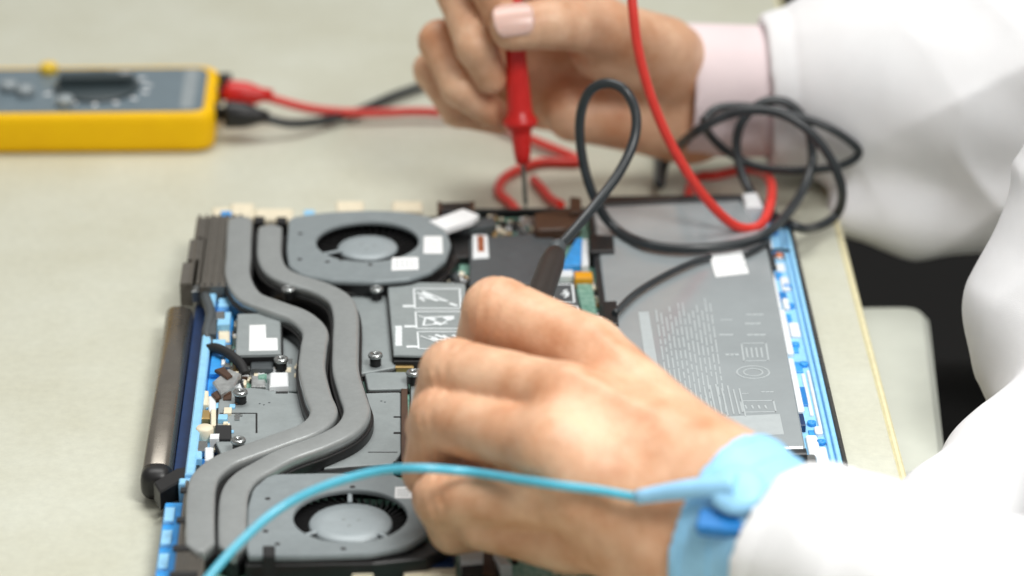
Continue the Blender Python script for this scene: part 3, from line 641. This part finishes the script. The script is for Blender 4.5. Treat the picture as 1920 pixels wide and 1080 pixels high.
# ================================================================== organic surfaces (distance field -> surface nets)
def surf_nets(f, org, h):
    nx, ny, nz = f.shape
    s = f < 0
    acc = np.zeros((nx-1, ny-1, nz-1, 3), np.float32); cnt = np.zeros((nx-1, ny-1, nz-1), np.float32)
    cr = [(i, j, k) for i in (0, 1) for j in (0, 1) for k in (0, 1)]
    def sub(a, c): return a[c[0]:nx-1+c[0], c[1]:ny-1+c[1], c[2]:nz-1+c[2]]
    for a in cr:
        for ax in range(3):
            if a[ax]: continue
            b = list(a); b[ax] = 1
            fa, fb = sub(f, a), sub(f, b); m = sub(s, a) != sub(s, b)
            t = np.where(m, fa/(fa-fb+1e-12), 0)
            for q in range(3): acc[..., q] += np.where(m, a[q]+(t if q == ax else 0), 0)
            cnt += m
    act = cnt > 0
    idx = np.full(act.shape, -1, np.int64); idx[act] = np.arange(act.sum())
    ijk = np.argwhere(act)
    V = (ijk+acc[act]/cnt[act][:, None])*h+np.array(org)
    F = []
    for ax in range(3):
        o1, o2 = [(1, 2), (2, 0), (0, 1)][ax]
        sl_a = [slice(1, n-1) for n in f.shape]; sl_a[ax] = slice(0, f.shape[ax]-1)
        sl_b = list(sl_a); sl_b[ax] = slice(1, f.shape[ax])
        sa, sb = s[tuple(sl_a)], s[tuple(sl_b)]
        for flip in (False, True):
            m = (sa & ~sb) if not flip else (~sa & sb)
            e = np.argwhere(m)
            if not len(e): continue
            base = e.copy()
            for q in range(3):
                if q != ax: base[:, q] += 1
            def cell(d1, d2):
                c = base.copy(); c[:, o1] -= d1; c[:, o2] -= d2
                return idx[c[:, 0], c[:, 1], c[:, 2]]
            q = [cell(1, 1), cell(0, 1), cell(0, 0), cell(1, 0)]
            if flip: q.reverse()
            F.append(np.stack(q, 1))
    return V, np.concatenate(F)
def cone(p, a, b, ra, rb):
    a = np.array(a, np.float32); b = np.array(b, np.float32); d = b-a
    x, y, z = p[0]-a[0], p[1]-a[1], p[2]-a[2]
    hh = np.clip((x*d[0]+y*d[1]+z*d[2])/max(float(d@d), 1e-9), 0, 1)
    return np.sqrt((x-hh*d[0])**2+(y-hh*d[1])**2+(z-hh*d[2])**2)-(ra+(rb-ra)*hh)
def smin(a, b, k):
    hh = np.clip(k-np.abs(a-b), 0, None)/k
    return np.minimum(a, b)-hh*hh*k*.25
def chain(p, pts, rad, k=.25):
    d = None
    for i in range(len(pts)-1):
        c = cone(p, pts[i], pts[i+1], rad[i], rad[i+1]); d = c if d is None else smin(d, c, k)
    return d
def wrinkles(p, l, depth=.045):
    """skin folds across the middle knuckle of a finger"""
    a, b = np.array(l[0], np.float32), np.array(l[1], np.float32); d = (b-a)/np.linalg.norm(b-a)
    x, y, z = p[0]-b[0], p[1]-b[1], p[2]-b[2]; t = x*d[0]+y*d[1]+z*d[2]
    w_ = np.exp(-(x*x+y*y+z*z)/2.6)
    t = t+.08*np.sin(y*5+z*4)
    return depth*w_*sum(np.exp(-((t-o)/.1)**2) for o in (-.62, -.22, .18, .5))*2.2
def sdf_object(name, fn, lo, hi, h, m, parent, label=None, post=None, smooth=2):
    lo = np.array(lo, np.float32); n = np.ceil((np.array(hi)-lo)/h).astype(int)+1
    ax_ = [lo[i]+np.arange(n[i], dtype=np.float32)*np.float32(h) for i in range(3)]
    f = np.empty(tuple(n), np.float32)
    for i in range(0, n[0], 8):
        g = np.meshgrid(ax_[0][i:i+8], ax_[1], ax_[2], indexing='ij'); f[i:i+8] = fn(g)
    V, F = surf_nets(f, lo, h)
    for _ in range(smooth):                                   # light relaxation
        A = np.zeros_like(V); cn = np.zeros(len(V))
        for a in range(4):
            for b in ((a+1) % 4, (a+3) % 4):
                for q in range(3): A[:, q] += np.bincount(F[:, a], V[F[:, b], q], len(V))
                cn += np.bincount(F[:, a], minlength=len(V))
        V = V*.5+.5*A/np.maximum(cn, 1)[:, None]
    if post is not None: V = post(V)
    o = Vector(parent['_o']); me = bpy.data.meshes.new(name)
    V = (V-np.array(o))*S
    me.vertices.add(len(V)); me.vertices.foreach_set('co', V.ravel().astype(np.float32))
    me.loops.add(len(F)*4); me.loops.foreach_set('vertex_index', F.ravel().astype(np.int32))
    me.polygons.add(len(F)); me.polygons.foreach_set('loop_start', np.arange(0, len(F)*4, 4, dtype=np.int32))
    me.polygons.foreach_set('loop_total', np.full(len(F), 4, np.int32)); me.polygons.foreach_set('use_smooth', np.ones(len(F), bool))
    me.materials.append(MATS[m]); me.update(); me.validate()
    return link(name, me, parent, label=label)
def nail(parent, c, fwd, nrm, ln, wd, rad):
    """a curved finger nail: fwd towards the finger end, nrm out of the nail bed"""
    c, fwd, nrm = Vector(c), Vector(fwd).normalized(), Vector(nrm); nrm = (nrm-fwd*nrm.dot(fwd)).normalized(); sd = fwd.cross(nrm)
    q = MB(); rows = []; NU, NV = 12, 10
    for lift in (0, -.07):
        rr_ = []
        for i in range(NU+1):
            t = i/NU*2-1; r_ = []
            for j in range(NV+1):
                s_ = j/NV*2-1
                hw = wd/2*(1-.12*abs(t)**4)*math.sqrt(max(.12, 1-max(0, abs(t)-.62)**2*5.5))
                x = s_*hw; y_ = t*ln/2
                r_.append(c+fwd*y_+sd*x+nrm*(-x*x/(2*rad)-.10*t*t*ln*.3+lift))
            rr_.append(q.ring(r_))
        rows.append(rr_)
    for a, b in zip(rows[0], rows[0][1:]):
        for j in range(NV): q.face((a[j], a[j+1], b[j+1], b[j]), True)
    t_, b_ = rows
    per = lambda g: [g[0][j] for j in range(NV+1)]+[g[i][NV] for i in range(1, NU+1)]+[g[NU][j] for j in range(NV-1, -1, -1)]+[g[i][0] for i in range(NU-1, 0, -1)]
    q.bridge(per(b_), per(t_), True)
    return q.build('nail', 'nail', parent)

# ================================================================== the person at the bench
PS = thing('person', (24, 0, -75), 'person in a white coat probing the laptop with both hands', 'person')

# ---- near hand: back of the hand up, fingers curled round the black probe
def V3(p): return np.array(p, np.float32)
L_i = [P(1105, 662, 8.0), P(934, 586, 8.4)]; L_m = [P(1062, 748, 7.9), P(850, 698, 7.3)]; L_r = [P(1035, 836, 7.0), P(828, 786, 6.1)]; L_p = [P(1095, 930, 5.6), P(828, 934, 4.1)]
def curl(l, d1, d2): a = Vector(l[1]); return l+[a+Vector(d1), a+Vector(d1)+Vector(d2)]
L_i = curl(L_i, (-.75, .5, -2.3), (1.3, .9, -1.5)); L_m = curl(L_m, (-.7, .3, -2.3), (1.7, .6, -1.3)); L_r = curl(L_r, (-.45, .2, -2.1), (2.0, .3, -.8)); L_p = curl(L_p, (.4, .2, -1.35), (1.7, .2, -.15))
W1, W2 = P(1352, 915, 5.9), P(1318, 1010, 4.3); A1 = P(1750, 1150, 5.2)
def near_hand(p):
    pal = None
    for l, w_, ra, rb in ((L_i, W1, 1.75, 1.2), (L_m, W1, 1.7, 1.2), (L_r, W2, 1.7, 1.2), (L_p, W2, 1.75, 1.15)):
        c = cone(p, w_, l[0], ra, rb); pal = c if pal is None else smin(pal, c, 1.1)
    for l, w_ in ((L_i, W1), (L_m, W1), (L_r, W2)):
        o_ = np.array((0, -.25, 1.02), np.float32); pal = smin(pal, cone(p, np.array(l[0])+o_, np.array(l[0])*.45+np.array(w_)*.55+o_*1.3, .2, .1), .35)
    mid = (np.array(W1)+np.array(W2))/2
    pal = smin(pal, cone(p, mid, A1, 2.15, 3.1), 1.6)
    pal = smin(pal, cone(p, P(1255, 1020, 4.2), P(1045, 985, 3.5), 1.75, 1.25), 1.1)     # heel of the hand
    pal = smin(pal, cone(p, P(905, 985, 3.4), P(1060, 1000, 3.4), .85, 1.2), .7)
    pal = smin(pal, cone(p, (np.array(L_m[0])+np.array(L_r[0]))/2-np.array((0, .3, .9)), mid-np.array((0, 0, .6)), 1.3, 1.6), .9)
    pal = smin(pal, cone(p, P(1290, 870, 5.4), P(1120, 720, 5.2), 1.4, 1.05), .9)        # thumb side
    out = None
    for l, r_ in ((L_i, (1.25, 1.27, 1.0, .75)), (L_m, (1.2, 1.17, .95, .72)), (L_r, (1.16, 1.13, .92, .7)), (L_p, (1.02, .98, .82, .64))):
        f = smin(pal, chain(p, l, r_, .2)+wrinkles(p, l), .4); out = f if out is None else smin(out, f, .06)
    th = chain(p, [P(1120, 720, 5.2), P(1012, 705, 5.2), P(948, 742, 4.5)], (1.05, .9, .72), .3)
    return smin(out, smin(th, pal, .6), .1)+.018*np.sin(p[0]*1.9+1.2*np.sin(p[1]*1.3))*np.sin(p[1]*2.1+p[2])
sdf_object('hand', near_hand, (-6.5, -41, 1.0), (13, -13, 11.5), .105, 'skin', PS, 'near hand with a blue wrist strap, fingers curled into a loose fist')

# ---- far hand: palm towards us, thumb and fingers pinching the red probe
def far_pts(): pass
Rm = [Y(925, 30, 14.6), Y(862, -12, 11.6), Y(893, 88, 9.5), Y(921, 146, 9.7)]
Ri = [Y(985, -25, 14.2), Y(890, -95, 11.2), Y(915, -30, 9.8), Y(938, 30, 9.6)]
Rr = [Y(905, 110, 14.8), Y(826, 78, 12.0), Y(862, 165, 10.2), Y(925, 212, 10.6)]
Rp = [Y(905, 180, 14.8), Y(812, 132, 12.9), Y(858, 206, 11.4), Y(935, 226, 11.8)]
Rt = [Y(1245, 95, 12.8), Y(1130, 52, 10.4), Y(1035, 44, 9.2), Y(962, 52, 8.75)]
WR, AR = Y(1290, 172, 14.6), Y(1500, 172, 15.5)
def far_hand(p):
    WU, WD = Y(1285, 142, 14.6), Y(1290, 218, 14.4)
    pal = smin(cone(p, WU, AR, 1.75, 1.9), cone(p, WD, AR, 1.65, 1.9), .8)
    for l, w_, ra, rb in ((Ri, WU, 1.7, 1.15), (Rm, WU, 1.7, 1.1), (Rr, WD, 1.6, 1.05), (Rp, WD, 1.6, 1.0)):
        pal = smin(pal, cone(p, w_, l[0], ra, rb), .8)
    pal = smin(pal, cone(p, WD, Y(1075, 215, 12.9), 1.75, 1.15), .9)         # heel of the hand
    pal = smin(pal, cone(p, Y(1245, 120, 13.4), Y(1130, 85, 11.6), 1.75, 1.45), .8)  # ball of the thumb
    out = None
    for l, r_ in ((Ri, (1.1, 1.0, .85, .7)), (Rm, (1.08, 1.0, .86, .7)), (Rr, (1.02, .95, .8, .68)), (Rp, (.95, .85, .74, .62))):
        f = smin(pal, chain(p, l, r_, .2)+wrinkles(p, l, .03), .4); out = f if out is None else smin(out, f, .06)
    th = chain(p, Rt, (1.5, 1.2, 1.05, .98), .25)
    return smin(out, smin(th, pal, .5), .08)
fh = sdf_object('hand', far_hand, (-6, 6.5, 0.2), (15, 19.5, 17), .12, 'skin', PS, 'far hand pinching the red probe between thumb and fingers')
nail(fh, Vector(Rt[3])+Vector((.0, -.70, .76)), Vector((-1, -.1, -.1)), (0, -.68, .73), 1.7, 1.5, 1.0)
nail(fh, Vector(Rm[3])+Vector((-.5, -.42, .2)), Vector((.5, .1, -.85)), (-.75, -.6, 0), .95, .8, .6)

# ================================================================== wrist strap
def hand_surface(u, v, off):
    """first point along the sight line whose distance to the near hand is off (a cord resting on it)"""
    d = ray(u, v); d = d/d.length
    t = 100.
    for _ in range(200):
        p = CAM+d*t; q = float(near_hand([np.array([c], np.float32) for c in p])[0])-off
        if q < .01: return p
        t += max(q*.8, .01)
        if t > 175: return None
    return None
WA = Vector((np.array(W1)+np.array(W2))/2); WX = (Vector(A1)-WA).normalized()
ST = thing('wrist_strap', tuple(WA), 'pale blue wrist strap round the near wrist, trailing a thin blue cord', 'wrist strap')
def along(p, o, d): return (p[0]-o.x)*d.x+(p[1]-o.y)*d.y+(p[2]-o.z)*d.z
def band(t0, hw, th):
    def f(p): return np.maximum(near_hand(p)-th, np.abs(along(p, WA, WX)-t0)-hw)
    return f
sdf_object('band', band(2.1, 1.25, .2), (2, -40, 1), (13.5, -20, 11), .13, 'strap', ST)
for t0 in (1.25, 2.3): sdf_object('stitch_ridge', band(t0, .09, .27), (2, -40, 1), (13.5, -20, 11), .13, 'pale_blue', ST)
def HS(u, v, off, z=7.): 
    p = hand_surface(u, v, off); return Vector(p) if p is not None else Vector(P(u, v, z))
c0 = HS(1385, 922, .3); c1 = HS(1352, 985, .22)
nz = (Vector((-.15, -.45, .9))).normalized()
MB().lathe([(.9, 0), (.95, .12), (.9, .28), (.7, .42), (.3, .5), (0, .5)], c0-nz*.1, nz, n=30).build('snap_cap', 'strap', ST)
bx = MB(); bx.prism(fillet(rect(-.75, -.42, .75, .42), .15, 3), -.1, .34, .08)
e1 = Vector((.9, -.25, .0)); e1 = (e1-nz*e1.dot(nz)).normalized(); e2 = nz.cross(e1)
bx.v = [tuple(c1+e1*x+e2*y+nz*z_) for x, y, z_ in bx.v]; bx.build('clip_block', 'strap_dark', ST)
s0 = c0+nz*.3; s1 = HS(1195, 932, .45)
MB().tube(spline([s0, (s0+s1)/2+nz*.12, s1], 8), lambda t: .42-.18*t, 14).build('cord_boot', 'strap', ST)
cord = [s0*.2+s1*.8, s1]+[HS(u, v, .32, z) for u, v, z in ((1120, 919, 7.4), (1040, 909, 7.2), (960, 897, 6.8), (880, 885, 6.4))]+[P(u, v, z) for u, v, z in ((790, 878, 6.0), (705, 884, 5.6), (610, 911, 5.2), (525, 953, 4.7), (455, 1012, 4.2), (395, 1078, 3.6), (340, 1150, 2.8), (290, 1240, 1.2))]
MB().tube(spline(cord, 8), .155, 12).build('cord', 'cord', ST)

# ================================================================== clothing
def cusp(x): return 1-2*np.abs(np.sin(x*.5))**.8                    # soft valleys between sharp ridges
def folds(p, a, k1, k2, ph):
    return -a*(cusp(p[0]*k1[0]+p[1]*k1[1]+p[2]*k1[2]+ph+.9*np.sin(p[2]*.9+p[0]*.6))*(.6+.4*np.sin(p[1]*.7+p[2]*.5))+.6*cusp(p[0]*k2[0]+p[1]*k2[1]+p[2]*k2[2]+1.7*ph+.7*np.sin(p[1]*.8)))
SA, SB = WA+WX*4.0, WA+WX*24
def near_sleeve(p):
    o = cone(p, SA, SB, 3.2, 5.0)+folds(p, .12, (1.3, .3, -.9), (.5, -1.5, 1.0), .3)
    a = along(p, WA, WX); o = o+.07*np.exp(-((a-4.6)/.16)**2)+.05*np.sin(a*1.6+p[2]*1.1)*np.clip((a-5)/3, 0, 1)
    return np.maximum(np.maximum(o, 3.7-a), -(np.maximum(o+.45, a-6.2)))
sdf_object('coat_sleeve', near_sleeve, (5, -56, -3), (34, -20, 14), .18, 'coat', PS)
def far_cuff(p):
    a0, a1 = Vector(Y(1272, 170, 14.5)), Vector(Y(1500, 172, 15.5)); d = (a1-a0).normalized(); a = along(p, a0, d)
    o = cone(p, a0, a1, 2.92, 2.85)+.03*np.sin(p[2]*1.6+p[0]*.7)
    return np.maximum(np.maximum(o, np.maximum(-a, a-5)), -np.maximum(o+.3, a-2.5))
sdf_object('shirt_cuff', far_cuff, (5, 10, -1), (16, 20, 12), .13, 'shirt', PS)
FA = [Vector(Y(1432, 170, 15.0)), Vector(Y(1630, 158, 15.2)), Vector(Y(1800, 190, 14.6)), Vector(Y(2080, 215, 13))]
def far_sleeve(p):
    o = chain(p, FA, (3.35, 4.6, 5.2, 6.2), .8)
    o = smin(o, chain(p, [Y(1600, 398, 11.5), Y(1720, 412, 11.0), Y(1990, 395, 9)], (1.2, 1.5, 2.2), .8), 1.6)
    dx = (p[0]-FA[0].x)
    am = np.clip((dx-2)/6, 0, 1)
    o = o+am*(folds(p, .30, (1.0, .2, .7), (-.55, .3, .95), .9))+folds(p, .03, (.6, .9, 1.2), (1.2, .2, .3), 2.)
    d = (FA[1]-FA[0]).normalized(); a = along(p, FA[0], d); o = o+.08*np.exp(-((a-1.1)/.17)**2)
    return np.maximum(np.maximum(o, -a), -np.maximum(o+.42, a-2.2))
sdf_object('coat_sleeve', far_sleeve, (9, 5, -5), (30, 24, 16), .17, 'coat', PS)
def coat_body(p):
    o = chain(p, [Y(2230, 130, -4), Y(1965, 590, -6), Y(2010, 800, -9)], (5.0, 3.2, 2.8), 1.0)
    o = smin(o, chain(p, [Y(1990, 760, -10), Y(1880, 880, -13), Y(1790, 980, -18)], (2.2, 2.2, 2.4), 1.0), .3)
    return o+folds(p, .16, (.9, .4, 1.1), (-.8, .9, .7), .2)
sdf_object('coat_front', coat_body, (13, -30, -12), (36, 8, 26), .24, 'coat', PS)
def legs(p):
    return smin(cone(p, P(1480, 600, -13), P(2100, 640, -13), 5.2, 6.5), cone(p, P(1500, 900, -13), P(2150, 930, -13), 5.0, 6.5), .8)+folds(p, .1, (.5, .9, .2), (.9, -.5, .5), .1)
sdf_object('trousers', legs, (6, -38, -24), (40, 20, -3), .45, 'trousers', PS)

# ================================================================== chair
CH = thing('chair', (26, -5, -75), 'chair with a pale rounded arm pad beside the right table edge', 'chair')
MB().prism(fillet(PP([(1540, 573), (1740, 571), (1778, 890), (1580, 890)], -3.2), 1.3, 8), -5.2, -3.2, .3).build('arm_pad', 'pale_pad', CH)
MB().prism(fillet(rect(13, -30, 48, 16), 5, 6), -26, -20, 1).build('seat', 'trousers', CH)
MB().box(16.2, -6, -22, 2.5, 6, 17).build('arm_post', 'black', CH)
MB().lathe([(3, 0), (3, 45), (0, 45)], (30, -7, -71), n=20).build('column', 'black', CH)
for k in range(5):
    a = 2*math.pi*k/5; MB().tube([(30, -7, -70), (30+26*math.cos(a), -7+26*math.sin(a), -73)], 2, 10).build('foot', 'black', CH)

# ------------------------------------------------------------------ tidy
for o in bpy.data.objects:
    if '_o' in o: del o['_o']
sc.render.resolution_x, sc.render.resolution_y = 1024, 576
